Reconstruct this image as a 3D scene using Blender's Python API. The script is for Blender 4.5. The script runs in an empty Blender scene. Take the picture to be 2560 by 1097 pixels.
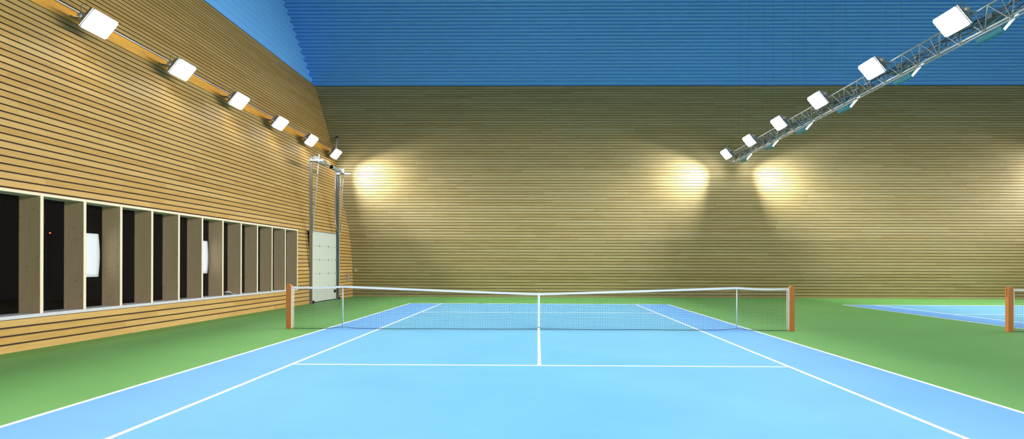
import bpy, bmesh, math, random
from mathutils import Vector, Matrix
random.seed(7)
S = bpy.context.scene
C = bpy.context.scene.collection
PI = math.pi

# ------------------------------------------------------------------ materials
def newmat(name):
    m = bpy.data.materials.new(name); m.use_nodes = True
    nt = m.node_tree; nt.nodes.clear()
    out = nt.nodes.new('ShaderNodeOutputMaterial')
    b = nt.nodes.new('ShaderNodeBsdfPrincipled')
    nt.links.new(b.outputs[0], out.inputs[0])
    return m, nt, b
def N(nt, t, **kw):
    n = nt.nodes.new(t)
    for k, v in kw.items():
        if k.startswith('_'): setattr(n, k[1:], v)
        else: n.inputs[k.replace('__', ' ')].default_value = v
    return n
def L(nt, a, b): nt.links.new(a, b)
def math_(nt, op, a, b=None):
    n = nt.nodes.new('ShaderNodeMath'); n.operation = op
    for i, x in enumerate((a, b)):
        if x is None: continue
        if isinstance(x, (int, float)): n.inputs[i].default_value = x
        else: L(nt, x, n.inputs[i])
    return n.outputs[0]
def mixc(nt, fac, a, b, mode='MIX'):
    n = nt.nodes.new('ShaderNodeMix'); n.data_type = 'RGBA'; n.blend_type = mode
    for i, x in ((0, fac), (6, a), (7, b)):
        if isinstance(x, (int, float)): n.inputs[i].default_value = x
        elif isinstance(x, tuple): n.inputs[i].default_value = (*x, 1)
        else: L(nt, x, n.inputs[i])
    return n.outputs[2]

def plain(name, col, rough=.5, metal=0, noise=.06, scale=6, spec=.5):
    m, nt, b = newmat(name)
    tc = N(nt, 'ShaderNodeTexCoord'); nz = N(nt, 'ShaderNodeTexNoise', Scale=scale, Detail=3.0)
    L(nt, tc.outputs['Object'], nz.inputs['Vector'])
    f = math_(nt, 'MULTIPLY', math_(nt, 'SUBTRACT', nz.outputs[0], .5), noise * 4)
    f = math_(nt, 'ADD', f, 1.0)
    c = mixc(nt, 1.0, col, (1, 1, 1), 'MULTIPLY')
    n = nt.nodes.new('ShaderNodeVectorMath'); n.operation = 'SCALE'
    L(nt, c, n.inputs[0]); L(nt, f, n.inputs['Scale']); L(nt, n.outputs[0], b.inputs['Base Color'])
    b.inputs['Roughness'].default_value = rough; b.inputs['Metallic'].default_value = metal
    b.inputs['Specular IOR Level'].default_value = spec
    return m

def boards_mat(name, col, dark, light, rough=.6):
    """UV: u = metres along the board, v = board number + 0..0.9 across it"""
    m, nt, b = newmat(name)
    uv = N(nt, 'ShaderNodeUVMap'); sp = N(nt, 'ShaderNodeSeparateXYZ'); L(nt, uv.outputs[0], sp.inputs[0])
    u, v = sp.outputs[0], sp.outputs[1]
    bid = math_(nt, 'FLOOR', v); acr = math_(nt, 'FRACT', v)
    wn0 = N(nt, 'ShaderNodeTexWhiteNoise', _noise_dimensions='1D'); L(nt, bid, wn0.inputs['W'])
    uu = math_(nt, 'DIVIDE', math_(nt, 'ADD', u, math_(nt, 'MULTIPLY', wn0.outputs[0], 40.0)), 4.4)
    seg = math_(nt, 'FLOOR', uu); fr = math_(nt, 'FRACT', uu)
    cb = N(nt, 'ShaderNodeCombineXYZ'); L(nt, seg, cb.inputs[0]); L(nt, bid, cb.inputs[1])
    wn = N(nt, 'ShaderNodeTexWhiteNoise', _noise_dimensions='2D'); L(nt, cb.outputs[0], wn.inputs['Vector'])
    # grain, long streaks
    g = N(nt, 'ShaderNodeCombineXYZ'); L(nt, math_(nt, 'MULTIPLY', u, .9), g.inputs[0])
    L(nt, math_(nt, 'MULTIPLY', v, 4.0), g.inputs[1]); L(nt, math_(nt, 'MULTIPLY', seg, 3.7), g.inputs[2])
    nz = N(nt, 'ShaderNodeTexNoise', Scale=1.4, Detail=4.0, Roughness=.6); L(nt, g.outputs[0], nz.inputs['Vector'])
    # knots
    k = N(nt, 'ShaderNodeCombineXYZ'); L(nt, math_(nt, 'MULTIPLY', u, 3.2), k.inputs[0])
    L(nt, math_(nt, 'MULTIPLY', v, .62), k.inputs[1]); L(nt, seg, k.inputs[2])
    vo = N(nt, 'ShaderNodeTexVoronoi', Scale=1.0, Randomness=1.0); L(nt, k.outputs[0], vo.inputs['Vector'])
    kn = N(nt, 'ShaderNodeMapRange'); L(nt, vo.outputs['Distance'], kn.inputs[0])
    kn.inputs[1].default_value = .03; kn.inputs[2].default_value = .085
    kn.inputs[3].default_value = 1; kn.inputs[4].default_value = 0
    c = mixc(nt, wn.outputs[0], dark, light)
    c = mixc(nt, math_(nt, 'MULTIPLY', nz.outputs[0], .9), c, col)
    st = N(nt, 'ShaderNodeMapRange'); L(nt, nz.outputs[0], st.inputs[0])
    st.inputs[1].default_value = .35; st.inputs[2].default_value = .7; st.inputs[3].default_value = .86; st.inputs[4].default_value = 1.1
    n = nt.nodes.new('ShaderNodeVectorMath'); n.operation = 'SCALE'; L(nt, c, n.inputs[0]); L(nt, st.outputs[0], n.inputs['Scale'])
    c = mixc(nt, math_(nt, 'MULTIPLY', kn.outputs[0], .8), n.outputs[0], (.20, .08, .03))
    j = math_(nt, 'LESS_THAN', fr, .0016)
    c = mixc(nt, math_(nt, 'MULTIPLY', j, .4), c, (.05, .03, .015))
    L(nt, c, b.inputs['Base Color']); b.inputs['Roughness'].default_value = rough
    b.inputs['Specular IOR Level'].default_value = .3
    return m

def wood_z(name, col, dark, rough=.6, axis=2, knots=True):
    m, nt, b = newmat(name)
    tc = N(nt, 'ShaderNodeTexCoord'); mp = N(nt, 'ShaderNodeMapping')
    sc = [9, 9, 9]; sc[axis] = .8
    mp.inputs['Scale'].default_value = sc
    L(nt, tc.outputs['Object'], mp.inputs[0])
    nz = N(nt, 'ShaderNodeTexNoise', Scale=2.0, Detail=4.0, Roughness=.6); L(nt, mp.outputs[0], nz.inputs['Vector'])
    c = mixc(nt, nz.outputs[0], dark, col)
    if knots:
        mp2 = N(nt, 'ShaderNodeMapping'); s2 = [9, 9, 9]; s2[axis] = 7
        mp2.inputs['Scale'].default_value = s2; L(nt, tc.outputs['Object'], mp2.inputs[0])
        vo = N(nt, 'ShaderNodeTexVoronoi', Scale=1.0); L(nt, mp2.outputs[0], vo.inputs['Vector'])
        kn = N(nt, 'ShaderNodeMapRange'); L(nt, vo.outputs['Distance'], kn.inputs[0])
        kn.inputs[1].default_value = .07; kn.inputs[2].default_value = .13; kn.inputs[3].default_value = 1; kn.inputs[4].default_value = 0
        c = mixc(nt, math_(nt, 'MULTIPLY', kn.outputs[0], .75), c, (.12, .05, .025))
    L(nt, c, b.inputs['Base Color']); b.inputs['Roughness'].default_value = rough
    b.inputs['Specular IOR Level'].default_value = .3
    return m

def floor_mat(name, col, col2, rough=.55, amt=1.0):
    m, nt, b = newmat(name)
    tc = N(nt, 'ShaderNodeTexCoord'); mp = N(nt, 'ShaderNodeMapping'); mp.inputs['Scale'].default_value = (.35, .35, 1)
    L(nt, tc.outputs['Object'], mp.inputs[0])
    nz = N(nt, 'ShaderNodeTexNoise', Scale=1.5, Detail=6.0, Roughness=.62); L(nt, mp.outputs[0], nz.inputs['Vector'])
    r = N(nt, 'ShaderNodeMapRange'); L(nt, nz.outputs[0], r.inputs[0]); r.inputs[1].default_value = .3; r.inputs[2].default_value = .7
    c = mixc(nt, math_(nt, 'MULTIPLY', r.outputs[0], amt), col, col2)
    L(nt, c, b.inputs['Base Color']); b.inputs['Roughness'].default_value = rough
    b.inputs['Specular IOR Level'].default_value = .35
    n3 = N(nt, 'ShaderNodeTexNoise', Scale=180.0, Detail=2.0); L(nt, tc.outputs['Object'], n3.inputs['Vector'])
    bp = N(nt, 'ShaderNodeBump', Strength=.15, Distance=.002); L(nt, n3.outputs[0], bp.inputs['Height']); L(nt, bp.outputs[0], b.inputs['Normal'])
    return m

M = {}
M['boards'] = boards_mat('spruce_boards', (.465, .28, .080), (.40, .225, .052), (.545, .365, .135))
M['boards_back'] = boards_mat('spruce_boards_back', (.41, .325, .140), (.36, .27, .105), (.47, .395, .205))
M['plank'] = boards_mat('plank_bounce_orange', (.84, .38, .05), (.76, .32, .035), (.90, .48, .09))  # orange of light bouncing inside the recess, mixed into the wood colour
M['backing'] = plain('dark_backing', (.030, .014, .008), .9)
M['fin'] = wood_z('spruce_fin', (.60, .44, .29), (.48, .34, .21))
M['frame'] = wood_z('spruce_frame_lit', (.70, .62, .46), (.62, .54, .38), axis=1, knots=False)  # fin wood again, paler to stand for lamplight on its front faces
M['sill'] = plain('sill_metal', (.48, .48, .51), .45)
M['blue'] = plain('blue_sheet', (.19, .53, 1.0), .5, noise=.02, scale=2)
M['roof'] = plain('pale_roof_deck', (.50, .60, .70), .7)  # unseen deck, pale tone chosen to bounce light onto the upper walls
M['green'] = floor_mat('green_acrylic', (.100, .300, .064), (.118, .335, .080))
M['court'] = floor_mat('blue_acrylic', (.112, .345, .53), (.135, .385, .565))
M['alley'] = floor_mat('alley_acrylic', (.118, .34, .70), (.132, .365, .72))
M['line'] = plain('white_paint', (.86, .88, .90), .5, noise=.01)
M['white'] = plain('white_fabric', (.86, .87, .92), .7, noise=.01)
M['netcord'] = plain('black_net', (.008, .022, .030), .8, noise=.02)
M['post'] = wood_z('orange_post', (.60, .23, .065), (.52, .18, .045), axis=2, knots=False)
M['cream'] = plain('cream_strip', (.70, .50, .42), .5)
M['stick'] = plain('white_stick', (.80, .86, .93), .5, noise=.01)
M['steel'] = plain('galvanised', (.30, .29, .26), .45, .35, noise=.1, scale=14)
M['bluesteel'] = plain('blue_grey_steel', (.11, .155, .18), .5, .2)
M['alu'] = plain('aluminium', (.36, .38, .40), .35, .75, noise=.04)
M['pale'] = plain('pale_bar', (.40, .40, .38), .5)
M['spring'] = plain('grey_green_tube', (.24, .32, .31), .45)
M['drum'] = plain('drum_grey', (.22, .24, .27), .5)
M['door'] = plain('door_white', (.50, .53, .47), .5, noise=.015)
M['black'] = plain('black_rubber', (.02, .02, .022), .6)
M['housing'] = plain('lamp_housing', (.30, .31, .33), .45, .3)
M['rim'] = plain('lamp_rim', (.70, .74, .84), .4, .2)
M['teal'] = plain('teal_back', (.07, .27, .36), .45)
M['paper'] = plain('paper', (.60, .62, .67), .8, noise=.01)
M['grey'] = plain('grey_vent', (.25, .24, .23), .6)
M['night'] = plain('night_ground', (.02, .02, .02), .9)
m, nt, b = newmat('lamp_glass'); M['lamp'] = m
b.inputs['Base Color'].default_value = (.9, .9, .9, 1)
b.inputs['Emission Color'].default_value = (1.0, .97, .93, 1); b.inputs['Emission Strength'].default_value = 25
m, nt, b = newmat('red_light'); M['red'] = m
b.inputs['Emission Color'].default_value = (1.0, .12, .05, 1); b.inputs['Emission Strength'].default_value = 4
# window glass
m = bpy.data.materials.new('window_glass'); m.use_nodes = True; nt = m.node_tree; nt.nodes.clear(); M['glass'] = m
o_ = nt.nodes.new('ShaderNodeOutputMaterial'); tr = N(nt, 'ShaderNodeBsdfTransparent'); tr.inputs[0].default_value = (.8, .82, .8, 1)
gl = N(nt, 'ShaderNodeBsdfGlossy', Roughness=.0); gl.inputs[0].default_value = (.75, .75, .75, 1)
fr = N(nt, 'ShaderNodeFresnel', IOR=1.4); mx = N(nt, 'ShaderNodeMixShader'); ge = N(nt, 'ShaderNodeNewGeometry')
L(nt, math_(nt, 'MULTIPLY', fr.outputs[0], math_(nt, 'SUBTRACT', 1.0, ge.outputs['Backfacing'])), mx.inputs[0]); L(nt, tr.outputs[0], mx.inputs[1]); L(nt, gl.outputs[0], mx.inputs[2]); L(nt, mx.outputs[0], o_.inputs[0])

# ------------------------------------------------------------------ mesh builder
class MB:
    def __init__(s): s.v = []; s.f = []; s.uv = []; s.mi = []; s.sm = []
    def quad(s, pts, uv=None, mi=0, sm=False):
        b0 = len(s.v); s.v += [tuple(p) for p in pts]; s.f.append(tuple(range(b0, b0 + len(pts))))
        s.uv.append(uv or [(0, 0)] * len(pts)); s.mi.append(mi); s.sm.append(sm)
    def box(s, x0, x1, y0, y1, z0, z1, mi=0, mtx=None):
        p = [(x0, y0, z0), (x1, y0, z0), (x1, y1, z0), (x0, y1, z0), (x0, y0, z1), (x1, y0, z1), (x1, y1, z1), (x0, y1, z1)]
        if mtx: p = [tuple(mtx @ Vector(q)) for q in p]
        b0 = len(s.v); s.v += p
        for f in ((0, 3, 2, 1), (4, 5, 6, 7), (0, 1, 5, 4), (1, 2, 6, 5), (2, 3, 7, 6), (3, 0, 4, 7)):
            s.f.append(tuple(b0 + i for i in f)); s.uv.append([(0, 0)] * 4); s.mi.append(mi); s.sm.append(False)
        return s
    def tube(s, pts, r, n=8, cap=True, r2=None, mi=0):
        pts = [Vector(p) for p in pts]; rings = []
        ref = None
        for i, p in enumerate(pts):
            t = (pts[min(i + 1, len(pts) - 1)] - pts[max(i - 1, 0)]).normalized()
            if ref is None: ref = Vector((0, 0, 1)) if abs(t.z) < .9 else Vector((1, 0, 0))
            a = t.cross(ref).normalized(); bb = a.cross(t).normalized(); ref = bb
            rr = r if r2 is None else r + (r2 - r) * i / (len(pts) - 1)
            b0 = len(s.v)
            for k in range(n):
                an = 2 * PI * (k + .5) / n
                s.v.append(tuple(p + a * (rr * math.cos(an)) + bb * (rr * math.sin(an))))
            rings.append(b0)
        for i in range(len(rings) - 1):
            for k in range(n):
                k2 = (k + 1) % n
                s.f.append((rings[i] + k, rings[i + 1] + k, rings[i + 1] + k2, rings[i] + k2)); s.uv.append([(0, 0)] * 4); s.mi.append(mi); s.sm.append(n > 4)
        if cap:
            s.f.append(tuple(rings[0] + k for k in range(n))); s.uv.append([(0, 0)] * n); s.mi.append(mi); s.sm.append(False)
            s.f.append(tuple(rings[-1] + n - 1 - k for k in range(n))); s.uv.append([(0, 0)] * n); s.mi.append(mi); s.sm.append(False)
        return s
    def prism(s, outline, y0, y1, mi=0):
        """outline in xz, extruded along y"""
        b0 = len(s.v); n = len(outline)
        s.v += [(x, y0, z) for x, z in outline] + [(x, y1, z) for x, z in outline]
        s.f.append(tuple(b0 + i for i in range(n))); s.f.append(tuple(b0 + 2 * n - 1 - i for i in range(n)))
        s.uv += [[(0, 0)] * n] * 2; s.mi += [mi, mi]; s.sm += [False, False]
        for i in range(n):
            j = (i + 1) % n
            s.f.append((b0 + j, b0 + i, b0 + n + i, b0 + n + j)); s.uv.append([(0, 0)] * 4); s.mi.append(mi); s.sm.append(False)
        return s
    def build(s, name, mats, parent=None, loc=None, bevel=0, merge=False):
        me = bpy.data.meshes.new(name); me.from_pydata(s.v, [], s.f); me.validate()
        if merge:
            bm = bmesh.new(); bm.from_mesh(me); bmesh.ops.remove_doubles(bm, verts=bm.verts, dist=1e-5); bm.to_mesh(me); bm.free()
        uvl = me.uv_layers.new(name='UVMap'); k = 0
        flat = []
        for u in s.uv:
            for a in u: flat += [a[0], a[1]]
        if len(flat) == len(uvl.data) * 2: uvl.data.foreach_set('uv', flat)
        if not isinstance(mats, (list, tuple)): mats = [mats]
        for m in mats: me.materials.append(m)
        if len(s.mi) == len(me.polygons):
            me.polygons.foreach_set('material_index', s.mi); me.polygons.foreach_set('use_smooth', s.sm)
        o = bpy.data.objects.new(name, me); C.objects.link(o)
        if parent: o.parent = parent
        if loc: o.location = loc
        if bevel:
            b = o.modifiers.new('bevel', 'BEVEL'); b.width = bevel; b.segments = 2; b.limit_method = 'ANGLE'
        return o
def tag(o, label=None, cat=None, group=None, kind=None):
    if label: o['label'] = label
    if cat: o['category'] = cat
    if group: o['group'] = group
    if kind: o['kind'] = kind
    return o
def empty(name, loc=(0, 0, 0), **kw):
    o = bpy.data.objects.new(name, None); o.empty_display_size = .1; o.location = loc; C.objects.link(o); return tag(o, **kw)
def kids(o): return [c for c in list(C.objects) if c.parent == o]
def copy_tree(o, parent=None):
    c = o.copy(); C.objects.link(c); c.parent = parent
    for ch in kids(o): copy_tree(ch, c)
    return c

# ------------------------------------------------------------------ hall shell
def dd(z):                       # how far the wall has leaned outwards at height z
    if z < 1.3: return 0.0
    if z < 2.9: return .17 * ((z - 1.3) / 1.6)
    w = z - 2.9
    return .17 + .225 * w + .0113 * w * w
XL = lambda y: -9.72 + .012 * y
YB, YF, XR = 17.88, -19.6, 27.98
Z_WOOD, Z_TOP = 11.5, 19.0
# arc length table
zs = [0]; ss = [0]
while zs[-1] < Z_TOP + 1:
    z = zs[-1] + .02; zs.append(z); ss.append(ss[-1] + math.hypot(.02, dd(z) - dd(zs[-2])))
def z_of(s_):
    lo, hi = 0, len(ss) - 1
    while hi - lo > 1:
        mid = (lo + hi) // 2
        if ss[mid] <= s_: lo = mid
        else: hi = mid
    return zs[lo] + (zs[hi] - zs[lo]) * (s_ - ss[lo]) / (ss[hi] - ss[lo])
def s_of(z): i = min(int(z / .02), len(ss) - 2); return ss[i] + (ss[i + 1] - ss[i]) * (z - zs[i]) / .02

def side_point(side, t, z, off):   # off: distance behind the face
    d = dd(z) + off
    if side == 'left': return (XL(t) - d, t, z)
    if side == 'right': return (XR + d, t, z)
    if side == 'back': return (t, YB + d, z)
    return (t, YF - d, z)
def side_ends(side, z, off=0):
    d = dd(z) + off
    if side in ('left', 'right'): return YF - d, YB + d
    return XL(YB) - d, XR + d
def strip(mb, side, z0, z1, off, thick, bid, openings=(), mi=0):
    """one board: clipped by openings (t0,t1,z0,z1)"""
    a, b = side_ends(side, (z0 + z1) / 2, off)
    cuts = sorted({a, b} | {min(max(o[0], a), b) for o in openings} | {min(max(o[1], a), b) for o in openings})
    for t0, t1 in zip(cuts, cuts[1:]):
        if t1 - t0 < 1e-4: continue
        tm = (t0 + t1) / 2; zz = [(z0, z1)]
        for o in openings:
            if o[0] < tm < o[1]:
                nz = []
                for p, q in zz:
                    if q <= o[2] or p >= o[3]: nz.append((p, q)); continue
                    if p < o[2] - .012: nz.append((p, o[2]))
                    if q > o[3] + .012: nz.append((o[3], q))
                zz = nz
        for p, q in zz:
            P = lambda t, z, k: side_point(side, t, z, off + k)
            A, B, Cc, D = P(t0, p, 0), P(t1, p, 0), P(t1, q, 0), P(t0, q, 0)
            E, F, G, H = P(t0, p, thick), P(t1, p, thick), P(t1, q, thick), P(t0, q, thick)
            uvf = [(t0, bid + .02), (t1, bid + .02), (t1, bid + .9), (t0, bid + .9)]
            mb.quad([A, B, Cc, D], uvf, mi)
            if thick > 0:
                mb.quad([A, E, F, B], [(t0, bid + .02), (t0, bid + .03), (t1, bid + .03), (t1, bid + .02)], mi)
                mb.quad([D, Cc, G, H], [(t0, bid + .9), (t1, bid + .9), (t1, bid + .91), (t0, bid + .91)], mi)
                mb.quad([A, D, H, E], [(t0, bid + .02), (t0, bid + .9), (t0, bid + .9), (t0, bid + .02)], mi)
                mb.quad([B, F, G, Cc], [(t1, bid + .02), (t1, bid + .03), (t1, bid + .9), (t1, bid + .9)], mi)

WIN = (-4.29 - 1.285 * 8 - .045, 9.89, .615, 3.03)   # window band on the left wall
DOOR = (11.52, 15.06, -1, 1.6)
DOOR2 = (11.80, 15.06, 1.6, 3.06)
Z_C = 7.78                                            # conduit height
def make_wall(side, mat, first_gap, openings=(), band=False):
    mb = MB(); P_ = .155; g = .032 if side in ('left', 'right') else .025; i = 0; skipped = []
    s_top = s_of(Z_WOOD)
    s0 = 0.0; sg = first_gap
    while s0 < s_top - .02:
        s1 = min(sg - g / 2, s_top)
        if s_top - s1 < .19: s1 = s_top
        za, zb = z_of(max(s0, 0)), z_of(s1)
        if side == 'left' and band and zb > Z_C - .34 and za < Z_C + .05: skipped.append((za, zb))
        else: strip(mb, side, za, zb, 0, .022, i, openings)
        s0 = s1 + g if s1 < s_top else s_top; sg += P_; i += 1
    if band and skipped:
        strip(mb, side, skipped[0][0] - .004, skipped[-1][1], .012, .012, 300, (), 2)
    # dark backing, in rows
    rows = [0, .615, 1.3, 2.0, 2.9, 3.06] + [3.06 + .6 * k for k in range(1, 15)] + [Z_WOOD]
    rows = sorted(set(round(r, 3) for r in rows if r <= Z_WOOD))
    for a, b in zip(rows, rows[1:]):
        strip(mb, side, a, b, .026, 0, 500, [o for o in openings if o is WIN], 1)
    # flashing line between timber and metal
    strip(mb, side, Z_WOOD, Z_WOOD + .03, -.01, .05, 501, (), 1)
    w = mb.build('wall_' + side, [M[mat], M['backing'], M['plank']]); tag(w, kind='structure'); return w
make_wall('left', 'boards', .152, (WIN, DOOR, DOOR2), True)
make_wall('back', 'boards_back', .131)
make_wall('right', 'boards', .152, (), True)
make_wall('front', 'boards_back', .131)

# corrugated blue metal above the timber: the end walls lean in, the long walls lean out
D0 = dd(Z_WOOD)
def du(side, z): return D0 + (.25 if side in ('left', 'right') else -.466) * (z - Z_WOOD)
def upper_pt(side, t, z, off):
    d = du(side, z) + off
    if side == 'left': return (XL(t) - d, t, z)
    if side == 'right': return (XR + d, t, z)
    if side == 'back': return (t, YB + d, z)
    return (t, YF - d, z)
def corrugated():
    for side in ('left', 'back', 'right', 'front'):
        mb = MB(); k_ = math.hypot(1, .25 if side in ('left', 'right') else .466)
        ps = 2 if side in ('left', 'right') else 1; pitch = .185 * ps / k_; z = Z_WOOD + .03; prof = []
        while z < Z_TOP:
            for fr_, dp in ((0, 0), (.04, 0), (.52, .14 * (1 + .2 * (ps - 1))), (.57, .14 * (1 + .2 * (ps - 1)))): prof.append((min(z + fr_ * pitch, Z_TOP), dp))
            z += pitch
        prof.append((Z_TOP, 0))
        for (z0, d0), (z1, d1) in zip(prof, prof[1:]):
            if z1 - z0 < 1e-5: continue
            q = []
            for zz_, dz_ in ((z0, d0), (z1, d1)):
                if side in ('left', 'right'): q.append((YF - du('front', zz_) - .25, YB + du('back', zz_) + .25))
                else: q.append((XL(YB) - du('left', zz_) - .25, XR + du('right', zz_) + .25))
            mb.quad([upper_pt(side, q[0][0], z0, d0), upper_pt(side, q[0][1], z0, d0), upper_pt(side, q[1][1], z1, d1), upper_pt(side, q[1][0], z1, d1)])
        o = mb.build('wall_' + side + '_upper', M['blue']); tag(o, kind='structure')
corrugated()
d = du('left', Z_TOP)
tag(MB().box(XL(0) - d - .6, XR + d + .3, YF - du('back', Z_TOP) - .2, YB + du('back', Z_TOP) + .2, Z_TOP, Z_TOP + .1).build('ceiling', M['roof']), kind='structure')
floor = tag(MB().box(-9.98, XR + .1, YF - .1, YB + .1, -.1, 0).build('floor', M['green']), kind='structure')
# night outside
tag(MB().box(-30, -10.35, YF, YB, -.3, -.2).build('ground', M['night']), kind='structure')

# ------------------------------------------------------------------ windows in the left wall
def xw(y): return XL(y)
PITCH = 1.285; nb = 19
yw0 = -4.29 - PITCH * 8            # first fin centre
def fin_mesh(mb, yc):
    x = xw(yc); mb.box(x - .42, x + .012, yc - .045, yc + .045, .68, 2.975)
for i in range(nb):
    ya = yw0 + i * PITCH; yb = ya + PITCH
    w = empty('window_%d' % (i + 1), (xw(ya), (ya + yb) / 2, .68), kind='structure')
    mb = MB(); fin_mesh(mb, yb); o = mb.build('fin', [M['fin'], M['frame']], w); o.matrix_parent_inverse = Matrix.Translation(w.location).inverted()
    # front edge is the same wood, painted paler for the lamplight it catches
    for p in o.data.polygons:
        if p.normal.x > .9: p.material_index = 1
    if i == 0:
        mb = MB(); fin_mesh(mb, ya); o = mb.build('fin', M['fin'], w); o.matrix_parent_inverse = Matrix.Translation(w.location).inverted()
    x = xw((ya + yb) / 2)
    mb = MB(); mb.box(x - .415, x - .40, ya + .045, yb - .045, .68, 2.975)
    o = mb.build('pane', M['glass'], w); o.matrix_parent_inverse = Matrix.Translation(w.location).inverted()
y0, y1 = yw0 - .045, yw0 + nb * PITCH + .045
def wall_box(mb, y0, y1, xa, xb, z0, z1):      # follows the slight skew of the left wall
    p = [(xw(y0) + xa, y0), (xw(y0) + xb, y0), (xw(y1) + xb, y1), (xw(y1) + xa, y1)]
    b0 = len(mb.v)
    mb.v += [(a, b, z0) for a, b in p] + [(a, b, z1) for a, b in p]
    for f in ((0, 3, 2, 1), (4, 5, 6, 7), (0, 1, 5, 4), (1, 2, 6, 5), (2, 3, 7, 6), (3, 0, 4, 7)):
        mb.f.append(tuple(b0 + i for i in f)); mb.uv.append([(0, 0)] * 4); mb.mi.append(0); mb.sm.append(False)
mb = MB(); wall_box(mb, y0, y1, -.42, .014, 2.975, 3.03); tag(mb.build('trim_1', M['frame']), kind='structure')
mb = MB(); wall_box(mb, y0, y1, -.42, .03, .615, .68); tag(mb.build('trim_2', M['sill']), kind='structure')

# posters on the panes and things outside
def poster(yl, yr, z0, z1, label):
    mb = MB(); n = 10; X = xw(yr) - .394
    cols = 6
    def P(i, j):
        t = i / n; y = yl + (yr - yl) * j / cols
        bulge = .035 * math.sin(PI * t) if j == cols else 0
        return (X + .004 + .012 * math.sin(PI * t) * (j / cols) ** 2, y + bulge, z0 + (z1 - z0) * t)
    for i in range(n):
        for j in range(cols): mb.quad([P(i, j), P(i, j + 1), P(i + 1, j + 1), P(i + 1, j)], sm=True)
    o = mb.build('poster', M['paper'], merge=True)
    s_ = o.modifiers.new('s', 'SOLIDIFY'); s_.thickness = .002
    tag(o, label, 'poster', 'blank white posters on the window panes')
poster(-2.62, -1.93, 1.35, 2.335, 'large blank white poster on the pane of the third window, nearer the camera')
poster(2.55, 3.26, 1.365, 2.345, 'narrow-looking blank white poster on a window pane half hidden behind a wooden fin, farther along')
t = empty('cloth', (-9.92, 4.42, .68)); tag(t, 'small crumpled off-white cloth lying on the grey window sill', 'cloth')
mb = MB(); n = 8
hh = {}
for i in range(n + 1):
    for j in range(n + 1):
        a, b_ = i / n, j / n
        hh[i, j] = (-.11 + .22 * a, -.22 + .55 * b_, .006 + .10 * math.exp(-((b_ - .12) * 5) ** 2) * (1 - .6 * abs(a - .5)) + .022 * random.random() * (1 - b_))
for i in range(n):
    for j in range(n): mb.quad([hh[i, j], hh[i + 1, j], hh[i + 1, j + 1], hh[i, j + 1]], sm=True)
o = mb.build('fabric', plain('cloth_white', (.72, .70, .66), .8), t, merge=True); sm_ = o.modifiers.new('s', 'SOLIDIFY'); sm_.thickness = .005
t = empty('signal_light', (-24, 16.17, -.2)); tag(t, 'tiny red light glowing in the dark outside the second window', 'light')
MB().tube([(0, 0, 0), (0, 0, 3.32)], .02, 8).build('pole', M['night'], t)
MB().tube([(0, 0, 3.32), (0, 0, 3.37)], .04, 8).build('lens', M['red'], t)

# ------------------------------------------------------------------ sectional door
dr = empty('door_1', (XL(13.3), 13.3, 0), kind='structure')
Mi = Matrix.Translation(dr.location).inverted()
def pb(mb, name, mat, parent, bevel=0, inv=None, label=None):
    o = mb.build(name, mat, parent, bevel=bevel); o.matrix_parent_inverse = inv or Matrix.Translation(parent.location).inverted()
    if label: o['label'] = label
    return o
ya, yb = 11.52, 15.04
for k in range(5):
    mb = MB(); wall_box(mb, ya, yb, -.05, -.004, .035 + .603 * k, .035 + .603 * (k + 1) - .003)
    pb(mb, 'door_panel', M['door'], dr, .006)
mb = MB(); wall_box(mb, ya, yb, -.045, -.002, 0, .035); pb(mb, 'bottom_seal', M['black'], dr)
mb = MB(); wall_box(mb, ya - .02, yb + .02, -.2, .01, 3.05, 3.09); pb(mb, 'lintel', M['steel'], dr)
for k in range(1, 5):
    for yy in (12.62, 13.86):
        z = .035 + .603 * k
        mb = MB(); mb.box(XL(yy) - .006, XL(yy) + .012, yy - .02, yy + .02, z - .045, z + .035); mb.tube([(XL(yy) + .012, yy - .022, z), (XL(yy) + .012, yy + .022, z)], .009, 8)
        pb(mb, 'hinge', M['steel'], dr)
for k in range(1, 5):
    for yy, sg in ((ya, 1), (yb, -1)):
        z = .035 + .603 * k
        mb = MB(); mb.box(XL(yy) - .006, XL(yy) + .025, yy + min(0, sg * .07), yy + max(0, sg * .07), z - .04, z + .04)
        mb.tube([(XL(yy) + .03, yy - sg * .05, z), (XL(yy) + .03, yy + sg * .06, z)], .015, 8)
        pb(mb, 'roller', M['alu'], dr)
mb = MB(); yy = 14.80; mb.box(XL(yy) - .006, XL(yy) + .05, yy - .11, yy + .02, .33, .47); mb.tube([(XL(yy) + .05, yy - .05, .4), (XL(yy) + .05, yy + .2, .38)], .022, 8)
pb(mb, 'latch', M['black'], dr)

# ------------------------------------------------------------------ door lifting gear
t = empty('door_lifting_frame', (-9.5, 13.3, 0)); tag(t, 'tall galvanised door lifting frame with two uprights, roller shaft and springs around the white door', 'door lift')
def channel(mb, x0, x1, y0, y1, z0, z1):
    mb.box(x0, x1, y0, y0 + .006, z0, z1); mb.box(x0, x0 + .006, y0, y1, z0, z1); mb.box(x1 - .006, x1, y0, y1, z0, z1)
mb = MB(); channel(mb, -9.60, -9.475, 11.30, 11.37, 0, 6.12); pb(mb, 'upright', M['steel'], t)
mb = MB(); channel(mb, -9.575, -9.45, 15.08, 15.15, 0, 6.12); pb(mb, 'upright', M['bluesteel'], t, label='blue-grey upright')
mb = MB().tube([(-9.455, 15.06, 3.0), (-9.60, 15.07, 3.6), (-9.60, 15.07, 6.05)], .018, 8); pb(mb, 'cable', M['alu'], t)
mb = MB().tube([(-9.47, 11.33, 2.95), (-9.215, 11.40, 6.27)], .026, 4); pb(mb, 'slanted_rail', M['pale'], t)
mb = MB().tube([(-9.42, 15.12, .2), (-9.42, 15.12, 2.8), (-9.22, 15.15, 6.17)], .024, 4); pb(mb, 'slanted_rail', M['pale'], t)
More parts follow.
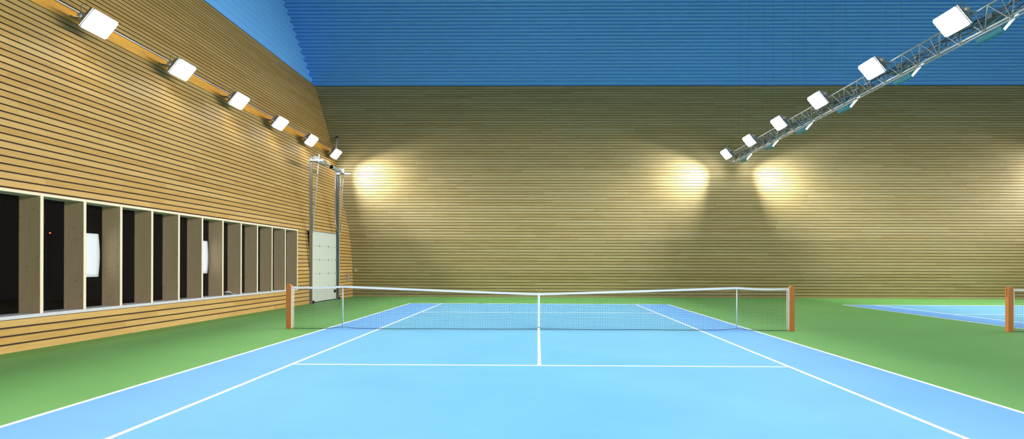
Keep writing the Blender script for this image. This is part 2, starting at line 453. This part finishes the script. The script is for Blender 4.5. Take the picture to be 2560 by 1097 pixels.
def railx(z, y): return -9.47 + .255 * (z - 2.95) / 3.32
mb = MB().box(-9.60, -9.00, 11.26, 11.30, 5.97, 6.03); pb(mb, 'crossbar', M['pale'], t)
mb = MB().box(-9.55, -8.88, 15.03, 15.07, 5.88, 5.95); pb(mb, 'crossbar', M['pale'], t)
for z in (5.42, 4.80, 4.18, 3.6):
    mb = MB().box(-9.56, railx(z, 0), 11.31, 11.35, z - .018, z + .018); pb(mb, 'crossbar', M['steel'], t)
mb = MB().box(-9.50, -9.26, 15.09, 15.13, 5.30, 5.36); pb(mb, 'crossbar', M['steel'], t)
mb = MB().tube([(-9.36, 15.11, 5.9), (-9.36, 15.11, 3.2)], .012, 6); pb(mb, 'cable', M['pale'], t)
SX, SZ = -9.40, 6.06
mb = MB().tube([(SX, 11.25, SZ), (SX, 15.5, SZ)], .016, 10); pb(mb, 'shaft', M['alu'], t)
for y0_, y1_ in ((11.72, 12.75), (13.72, 14.95)):
    mb = MB().tube([(SX, y0_, SZ), (SX, y1_, SZ)], .082, 18)
    for yy in (y0_ + .02, y1_ - .02): mb.tube([(SX, yy - .02, SZ), (SX, yy + .02, SZ)], .092, 18)
    pb(mb, 'spring', M['spring'], t)
for yy in (11.48, 15.3):
    mb = MB().tube([(SX, yy - .06, SZ), (SX, yy - .045, SZ)], .135, 20).tube([(SX, yy - .05, SZ), (SX, yy + .05, SZ)], .09, 20).tube([(SX, yy + .045, SZ), (SX, yy + .06, SZ)], .135, 20)
    pb(mb, 'cable_drum', M['drum'], t)
mb = MB().tube([(SX, 13.16, SZ), (SX, 13.28, SZ)], .055, 12); pb(mb, 'coupling', M['steel'], t)
for x_, yy in ((-9.46, 11.42), (-9.44, 15.2)):
    mb = MB().tube([(x_, yy - .06, .06), (x_, yy + .06, .06)], .06, 14); pb(mb, 'foot', M['black'], t)

# small fittings at the far corner
t = empty('ventilation_panel', (XL(17.02), 17.02, .95)); tag(t, 'small grey ventilation panel low on the left wall beside the far corner', 'vent')
mb = MB().box(-.004, .02, -.19, .19, -.21, .21)
for k in range(9): mb.box(.018, .028, -.17, .17, -.19 + k * .045, -.175 + k * .045)
mb.build('grille', M['grey'], t)
t = empty('socket_box', (-9.36, YB, 1.33)); tag(t, 'small white box mounted on the back wall right beside the corner', 'wall box')
MB().box(-.07, .07, -.035, .01, -.045, .045).build('cover', M['door'], t, bevel=.008)

# ------------------------------------------------------------------ courts
BASE, SERV, DBL, SNG = 11.885, 6.40, 5.485, 4.115
def court(cx, label):
    t = empty('tennis_court', (cx, 0, 0)); tag(t, label, 'tennis court')
    MB().box(-SNG, SNG, -BASE, BASE, 0, .003).build('playing_surface', M['court'], t)
    for s in (-1, 1): MB().box(min(s * SNG, s * DBL), max(s * SNG, s * DBL), -BASE, BASE, 0, .003).build('doubles_alley', M['alley'], t)
    def ln(x0, x1, y0, y1): MB().box(x0, x1, y0, y1, .0005, .0055).build('court_line', M['line'], t)
    for s in (-1, 1):
        ln(min(s * DBL, s * (DBL - .058)), max(s * DBL, s * (DBL - .058)), -BASE, BASE)
        ln(min(s * SNG, s * (SNG - .056)), max(s * SNG, s * (SNG - .056)), -BASE + .1, BASE - .1)
        ln(-DBL + .058, DBL - .058, min(s * BASE, s * (BASE - .1)), max(s * BASE, s * (BASE - .1)))
        ln(-SNG + .056, SNG - .056, min(s * SERV, s * (SERV - .07)), max(s * SERV, s * (SERV - .07)))
        ln(-.028, .028, min(0, s * (BASE * 0 + SERV - .07)), max(0, s * (SERV - .07)))
        ln(-.028, .028, min(s * (BASE - .1), s * (BASE - .22)), max(s * (BASE - .1), s * (BASE - .22)))
    return t
court(0, 'blue tennis court with white lines in the middle of the green floor')
court(18.26, 'second blue tennis court, cut off by the right edge of the photo')

# ------------------------------------------------------------------ nets
XP, XS = 6.40, 5.03
def ztop(x):
    a = abs(x)
    if a > XS: u = (a - XS) / (6.30 - XS); return 1.105 * (1 - u) + 1.085 * u - .018 * math.sin(PI * u)
    u = a / XS; return .932 + (1.105 - .932) * (u ** 1.08)
def zbot(x):
    a = abs(x); return .018 + .035 * math.exp(-((a - XS) / .22) ** 2) + .004 * math.sin(a * 3)
def netting():
    mb = MB(); W = 6.29; n = int(2 * W / .0436)
    rows = 23
    def P(x, t):
        zt, zb = ztop(x) - .03, zbot(x)
        # the mesh is gathered under the centre strap
        g = math.exp(-(x / .45) ** 2)
        z = zb + (zt - zb) * (t ** (1 + .35 * g)) 
        z += .004 * g * math.sin(t * 9 + x * 12) * t * (1 - t) * 4
        y = .012 * math.sin(t * PI) * math.sin(x * 2.2) 
        return (x + .003 * math.sin(t * 7 + x * 5), y, z)
    for i in range(n + 1):
        x = -W + 2 * W * i / n
        mb.tube([P(x, t / 6) for t in range(7)], .0021, 3, cap=False)
    for r in range(1, rows):
        mb.tube([P(-W + 2 * W * k / 150, r / rows) for k in range(151)], .0021, 3, cap=False)
    return mb
def post_mb(s):
    """s=+1: post whose outer side is +x"""
    mb = MB(); w = .064
    def outline(notch):
        o = []
        top = [( -w, 1.085), (-w * .85, 1.115), (-w * .45, 1.135), (0, 1.142), (w * .45, 1.135), (w * .85, 1.115), (w, 1.085)]
        o = [(-w, 0)] + top + [(w, 0)]
        if notch:
            o = [(-w, 0), (-w, 1.06), (-w * .45, 1.10), (0, 1.112), (w * .3, 1.10), (w * .45, .90), (w, .86), (w, 0)]
        return [(s * a, b) for a, b in (o if s > 0 else o)]
    mb.prism(outline(False), -.064, -.016); mb.prism(outline(True), -.016, .016); mb.prism(outline(False), .016, .064)
    return mb
post_mesh = {s: None for s in (-1, 1)}
net_proto = {}
POSTLAB = {(0, -1): 'orange-brown wooden net post at the left end of the near court net',
           (0, 1): 'orange-brown wooden net post at the right end of the near court net',
           (1, -1): 'orange-brown wooden net post at the right edge of the photo, slotted at its top',
           (1, 1): 'orange-brown wooden net post at the far right end of the second court net'}
for ci, cx in enumerate((0, 18.26)):
    if ci == 0:
        t = empty('tennis_net', (0, 0, 0))
        netting().build('netting', M['netcord'], t)
        mb = MB(); K = 120; xs = sorted([-6.32 + 12.64 * k / K for k in range(K + 1)] + [-XS, XS, 0])
        for a, b_ in zip(xs, xs[1:]):
            if b_ - a < 1e-4: continue
            for y in (-.007, .007):
                q = [(a, y, ztop(a) - .052), (b_, y, ztop(b_) - .052), (b_, y, ztop(b_)), (a, y, ztop(a))]
                mb.quad(q if y < 0 else q[::-1], sm=True)
            mb.quad([(a, -.007, ztop(a)), (b_, -.007, ztop(b_)), (b_, .007, ztop(b_)), (a, .007, ztop(a))])
            mb.quad([(a, .007, ztop(a) - .052), (b_, .007, ztop(b_) - .052), (b_, -.007, ztop(b_) - .052), (a, -.007, ztop(a) - .052)])
        mb.build('headband', M['white'], t)
        MB().tube([(-6.3 + 12.6 * k / 90, 0, zbot(-6.3 + 12.6 * k / 90) - .004) for k in range(91)], .0065, 6).build('bottom_cord', M['netcord'], t)
        mb = MB(); mb.box(-.027, .027, -.012, .012, .04, ztop(0) + .006); mb.box(-.032, .032, -.015, .015, .008, .045)
        mb.build('centre_strap', M['white'], t, bevel=.003)
        MB().box(-.02, .02, -.018, -.014, .045, .075).build('strap_buckle', M['alu'], t)
        for s in (-1, 1):
            mb = MB(); n = 26; pts = []
            for k in range(n + 1): pts.append((s * (6.285 if k % 2 else 6.335), -.012 if k % 2 else -.02, .04 + 1.0 * k / n))
            mb.tube(pts, .004, 5); mb.tube([(s * 6.285, -.006, .02), (s * 6.285, -.006, 1.03)], .009, 6)
            mb.build('lacing_cord', M['white'], t)
            MB().tube([(s * 6.30, 0, 1.07), (s * 6.36, 0, 1.10), (s * 6.41, 0, 1.118), (s * 6.45, 0, 1.09), (s * 6.468, 0, 1.02), (s * 6.47, 0, .88)], .007, 8).build('cable', M['stick'], t)
        proto_net = t
        tag(t, 'black mesh tennis net with white headband and centre strap across the middle court', 'tennis net')
    else:
        t = copy_tree(proto_net); t.location = (cx, 0, 0)
        for ch in kids(t):
            if ch.name.startswith('cable'): bpy.data.objects.remove(ch)
        tag(t, 'black mesh tennis net of the second court, only its left end in the photo', 'tennis net')
    for s in (-1, 1):
        if ci == 0:
            p = empty('net_post', (s * XP, 0, 0)); post_mb(s).build('post_body', M['post'], p, bevel=.004)
            MB().box(min(-s * .064, -s * .070), max(-s * .064, -s * .070), -.05, .05, .02, 1.07).build('lacing_bar', M['cream'], p)
            post_mesh[s] = p
        else:
            p = copy_tree(post_mesh[s]); p.location = (cx + s * XP, 0, 0)
        tag(p, POSTLAB[(ci, s)], 'net post', 'wooden net posts')
# singles sticks
STL = {-1: 'thin white singles stick standing at the net, left of the centre strap', 1: 'thin white singles stick standing at the net, right of the centre strap'}
for s in (-1, 1):
    p = empty('singles_stick', (s * XS, .028, 0)); tag(p, STL[s], 'net stick', 'white sticks holding up the net')
    MB().tube([(0, 0, 0), (0, 0, 1.06)], .0145, 12).build('rod', M['stick'], p)
    mb = MB().box(-.018, .018, -.03, .012, 1.05, 1.06); mb.build('fork', M['black'], p)

# ------------------------------------------------------------------ floodlights
BEAM, SPREAD = 226.0, math.radians(99)
def lamp(side, hang):
    """local frame: front glass at +n, long side along y. side=+1: faces +x and down"""
    t = empty('floodlight', (0, 0, 0))
    n = Vector((.77 * side, 0, -.64)).normalized(); e = Vector((0, 1, 0)); w = n.cross(e)
    R = Matrix((( e.x, w.x, n.x), (e.y, w.y, n.y), (e.z, w.z, n.z))).to_4x4()
    hl, hw = .455, .25
    back = MB()
    # tapered housing
    pr = [(-.30, .30, .13, -.20), (-.42, .42, .20, -.10), (-.47, .47, .265, -.01)]
    ring = []
    for a, b_, c_, z in pr:
        ring.append([R @ Vector(q) for q in ((a, -c_, z), (b_, -c_, z), (b_, c_, z), (a, c_, z))])
    back.quad(ring[0][::-1])
    for r0, r1 in zip(ring, ring[1:]):
        for k in range(4): back.quad([r0[k], r0[(k + 1) % 4], r1[(k + 1) % 4], r1[k]])
    back.build('housing', M['teal' if hang == 'teal' else 'housing'], t)
    rim = MB()
    for c0, c1 in ((-.265, -.238), (.238, .265)): rim.box(-.455, .455, c0, c1, -.012, .088 if hang == 'teal' else .035, mtx=R)
    for c0, c1 in ((-.455, -.432), (.432, .455)): rim.box(c0, c1, -.238, .238, -.012, .02, mtx=R)
    rim.build('rim', M['teal' if hang == 'teal' else 'rim'], t)
    g = MB()
    f0 = [R @ Vector(q) for q in ((-.43, -.236, .018), (.43, -.236, .018), (.43, .236, .018), (-.43, .236, .018))]
    f1 = [R @ Vector(q) for q in ((-.415, -.225, .083), (.415, -.225, .083), (.415, .225, .083), (-.415, .225, .083))]
    for k in range(4): g.quad([f0[k], f0[(k + 1) % 4], f1[(k + 1) % 4], f1[k]])
    g.quad(f1)
    g.build('glass', M['lamp'], t)
    la = bpy.data.lights.get('flood_beam') or bpy.data.lights.new('flood_beam', 'AREA')
    la.shape = 'RECTANGLE'; la.size = .80; la.size_y = .30; la.energy = BEAM; la.spread = SPREAD; la.color = (1.0, .985, .96)
    lo = bpy.data.objects.new('lamp_beam', la); C.objects.link(lo); lo.parent = t
    # the reflector throws the beam flatter than the glass faces
    bz = -Vector((.905 * side, 0, -.425)).normalized(); bx = Vector((0, 1, 0)); by = bz.cross(bx)
    ctr = R @ Vector((0, 0, .19))
    lo.matrix_local = Matrix(((bx.x, by.x, bz.x, ctr.x), (bx.y, by.y, bz.y, ctr.y), (bx.z, by.z, bz.z, ctr.z), (0, 0, 0, 1)))
    # yoke bracket
    bk = MB()
    for a in (-.49, .49):
        bk.box(a - .008, a + .008, -.03, .03, -.16, .01, mtx=R)
    p0 = R @ Vector((-.49, 0, -.15)); p1 = R @ Vector((.49, 0, -.15))
    if hang == 'wall':
        pc = R @ Vector((0, 0, -.19))
        for yy in (.12, .30): bk.tube([Vector((pc.x, yy * .7, pc.z)), Vector((-.70 * side, yy, .20))], .016, 6)
        bk.tube([Vector((-.68 * side, .0, .195)), Vector((-.68 * side, .42, .195))], .02, 6)
        bk.tube([p0, Vector((pc.x, 0, pc.z)), p1], .012, 6)
    else:
        ex, ez = (.205, .015) if side < 0 else (-.37, .085)
        for p in (p0, p1): bk.tube([p, Vector((ex, p.y * .8, ez))], .014, 6)
        bk.tube([Vector((ex, -.42, ez)), Vector((ex, .42, ez))], .018, 6)
    bk.build('bracket', M['steel'], t)
    jb = MB().tube([R @ Vector((-.47, -.06, -.10)), R @ Vector((-.56, -.06, -.10))], .045, 12)
    jb.build('junction_box', M['pale'], t)
    cb = [R @ Vector((-.52 - .09 * math.sin(PI * k / 10), -.06 + .32 * k / 10, -.12 + .05 * math.sin(2 * PI * k / 10))) for k in range(11)]
    MB().tube(cb, .008, 6).build('cable', M['bluesteel'], t)
    return t
YL = [18.0 - 3.89 * i for i in range(10)]
ORD = ['nearest the back wall', 'second from the back wall', 'third from the back wall', 'fourth from the back wall', 'second largest', 'largest and nearest']
def place(proto, x, z, row, used=[]):
    for i, y in enumerate(YL):
        o = proto if i == 0 else copy_tree(proto)
        o.location = (x, y, z)
        if i < 6:
            lab = {'a': 'bright white floodlight on the left wall, ' + ORD[i], 'b': 'bright white floodlight on the left side of the truss, ' + ORD[i],
                   'c': 'floodlight facing away on the right side of the truss, ' + ORD[i], 'd': 'floodlight on the unseen right wall, number %s from the back wall' % ['one', 'two', 'three', 'four', 'five', 'six'][i]}[row]
        else:
            lab = {'a': 'floodlight on the left wall, above and behind the photo frame', 'b': 'floodlight on the left side of the truss, outside the photo frame',
                   'c': 'floodlight on the right side of the truss, outside the photo frame', 'd': 'floodlight on the right wall, outside the photo frame'}[row]
        tag(o, lab, 'floodlight', {'a': 'floodlights along the left wall', 'b': 'court-facing floodlights along the truss', 'c': 'floodlights on the far side of the truss', 'd': 'floodlights along the right wall'}[row])
ZL = 7.33
place(lamp(1, 'wall'), -10.44, ZL, 'a')
place(lamp(-1, 'truss'), 9.56, ZL, 'b')
place(lamp(1, 'teal'), 10.58, 7.20, 'c')
place(lamp(-1, 'wall'), XR + .72, ZL, 'd')

# conduit on the left wall
t = empty('conduit', (XL(0) - dd(Z_C), 0, Z_C)); tag(t, 'thin pale conduit running along the left wall behind the floodlights', 'conduit')
x0_ = XL(0) - dd(Z_C) + .03
MB().tube([(XL(-19) - dd(Z_C) + .03, -19.5, Z_C), (XL(19) - dd(Z_C) + .03, 19.0, Z_C)], .019, 8).build('pipe', M['rim'], t).matrix_parent_inverse = Matrix.Translation(t.location).inverted()

# ------------------------------------------------------------------ truss
TXL, TXR, TXB, TZT, TZB = 9.76, 10.20, 9.98, 7.345, 6.885
YE = 18.45
t = empty('lighting_truss', (TXB, 0, TZT)); tag(t, 'long aluminium lattice truss hanging under the blue roof between the two courts', 'truss')
IV = Matrix.Translation(t.location).inverted()
def tp(mb, name, mat):
    o = mb.build(name, mat, t); o.matrix_parent_inverse = IV; return o
for x, z in ((TXL, TZT), (TXR, TZT), (TXB, TZB)):
    tp(MB().tube([(x, -18.6, z), (x, YE, z)], .021, 10), 'chord', M['alu'])
tp(MB().box(TXB - .02, TXB + .02, -18.6, YE - .1, TZB + .05, TZB + .085), 'cable_tray', M['pale'])
bay = .90; nodes = [-1.52 + bay * k for k in range(-19, 24)]
nodes = [y for y in nodes if -18.4 < y < YE - .1]
braces = []
for y in nodes:
    yb_ = y + bay / 2
    for x in (TXL, TXR):
        braces.append(((x, y, TZT), (TXB, min(yb_, YE), TZB)))
        if y > -17.8: braces.append(((x, y, TZT), (TXB, y - bay / 2, TZB)))
    braces.append(((TXL, yb_, TZT), (TXB, min(yb_, YE), TZB)))
    braces.append(((TXL, y, TZT), (TXR, y, TZT)))
    braces.append(((TXL, y, TZT), (TXR, min(yb_ + bay / 2, YE), TZT)))
vis = [b_ for b_ in braces if b_[0][1] > -3.4]; vis.sort(key=lambda b_: b_[0][1])
for a, b_ in vis[:99]: tp(MB().tube([a, b_], .010, 6, cap=False), 'brace', M['alu'])
rest = MB()
for a, b_ in vis[99:] + [q for q in braces if q[0][1] <= -3.4]: rest.tube([a, b_], .012, 6, cap=False)
tag(tp(rest, 'brace_row', M['alu']), kind='stuff')
rr = random.Random(3)
for q in range(4):
    pts = []; y = -18.0
    while y < YE - .3:
        pts.append((TXB - .02 + rr.uniform(-.08, .12), y, TZT - .14 - .05 * q + rr.uniform(-.04, .05))); y += .28
    tp(MB().tube(pts, .012, 5), 'cable', M['black' if q < 3 else 'bluesteel'])
for y in YL:                      # ballast boxes and coiled leads beside each pair of lamps
    if y > YE: continue
    tp(MB().box(TXB - .02, TXB + .07, y - .80, y - .62, TZT - .20, TZT - .08), 'ballast_box', M['bluesteel'])
    pts = [(TXB - .05 + .075 * math.cos(k * .7), y - .52 + .01 * k, TZT - .20 + .075 * math.sin(k * .7)) for k in range(24)]
    tp(MB().tube(pts, .009, 5), 'cable_coil', M['bluesteel'])
# arm fixing the truss end to the back wall
zz = TZT + .62
tp(MB().tube([(TXL + .05, YE, TZT), (TXL + .22, YB + dd(zz) + .02, zz)], .03, 8), 'end_arm', M['rim'])
tp(MB().tube([(TXL + .22, YB + dd(zz) - .02, zz), (TXL + .22, YB + dd(zz) + .03, zz)], .07, 10), 'wall_plate', M['steel'])
for k in range(-10, 12, 2):
    for x in (TXL, TXR):
        y = -1.52 + bay * k * 1.0 * 2
        if -18.4 < y < YE: tp(MB().tube([(x, y, TZT), (x, y, Z_TOP)], .0035, 5, cap=False), 'hanging_wire', M['bluesteel'])
# bracing arm at the far end of the left row
t = empty('wall_arm', (-10.6, 18.2, 7.6)); tag(t, 'short pale bracing arm from the back wall to the last left floodlight', 'arm')
z_ = 8.45
MB().tube([(.10, .0, -.18), (-.25, YB + dd(z_) - 18.2 + .02, z_ - 7.6)], .035, 8).build('pipe', M['rim'], t)
MB().tube([(-.25, YB + dd(z_) - 18.2 - .01, z_ - 7.6), (-.25, YB + dd(z_) - 18.2 + .03, z_ - 7.6)], .085, 12).build('wall_plate', M['black'], t)

# ------------------------------------------------------------------ world, camera
w = bpy.data.worlds.new('World'); S.world = w; w.use_nodes = True
bg = w.node_tree.nodes['Background']; bg.inputs[0].default_value = (.004, .004, .006, 1); bg.inputs[1].default_value = 1
f_, cx_, cy_, yaw, rol = 1753.05, 1314.76, 661.23, -.017, .003
cam = bpy.data.cameras.new('Camera'); co = bpy.data.objects.new('Camera', cam); C.objects.link(co)
cam.sensor_width = 36; cam.lens = 36 * f_ / 2560
cam.shift_x = (1280 - cx_) / 2560; cam.shift_y = (cy_ - 548.5) / 2560
cam.clip_end = 200
F = Vector((math.sin(yaw), math.cos(yaw), 0)); R0 = Vector((math.cos(yaw), -math.sin(yaw), 0)); U0 = Vector((0, 0, 1))
R_ = R0 * math.cos(rol) + U0 * math.sin(rol); U_ = U0 * math.cos(rol) - R0 * math.sin(rol)
co.matrix_world = Matrix(((R_.x, U_.x, -F.x, -.0287), (R_.y, U_.y, -F.y, -17.8845), (R_.z, U_.z, -F.z, 1.6597), (0, 0, 0, 1)))
S.camera = co
S.view_settings.view_transform = 'Standard'; S.view_settings.look = 'None'; S.view_settings.gamma = 1
S.view_settings.use_curve_mapping = False; S.view_settings.exposure = 0.0
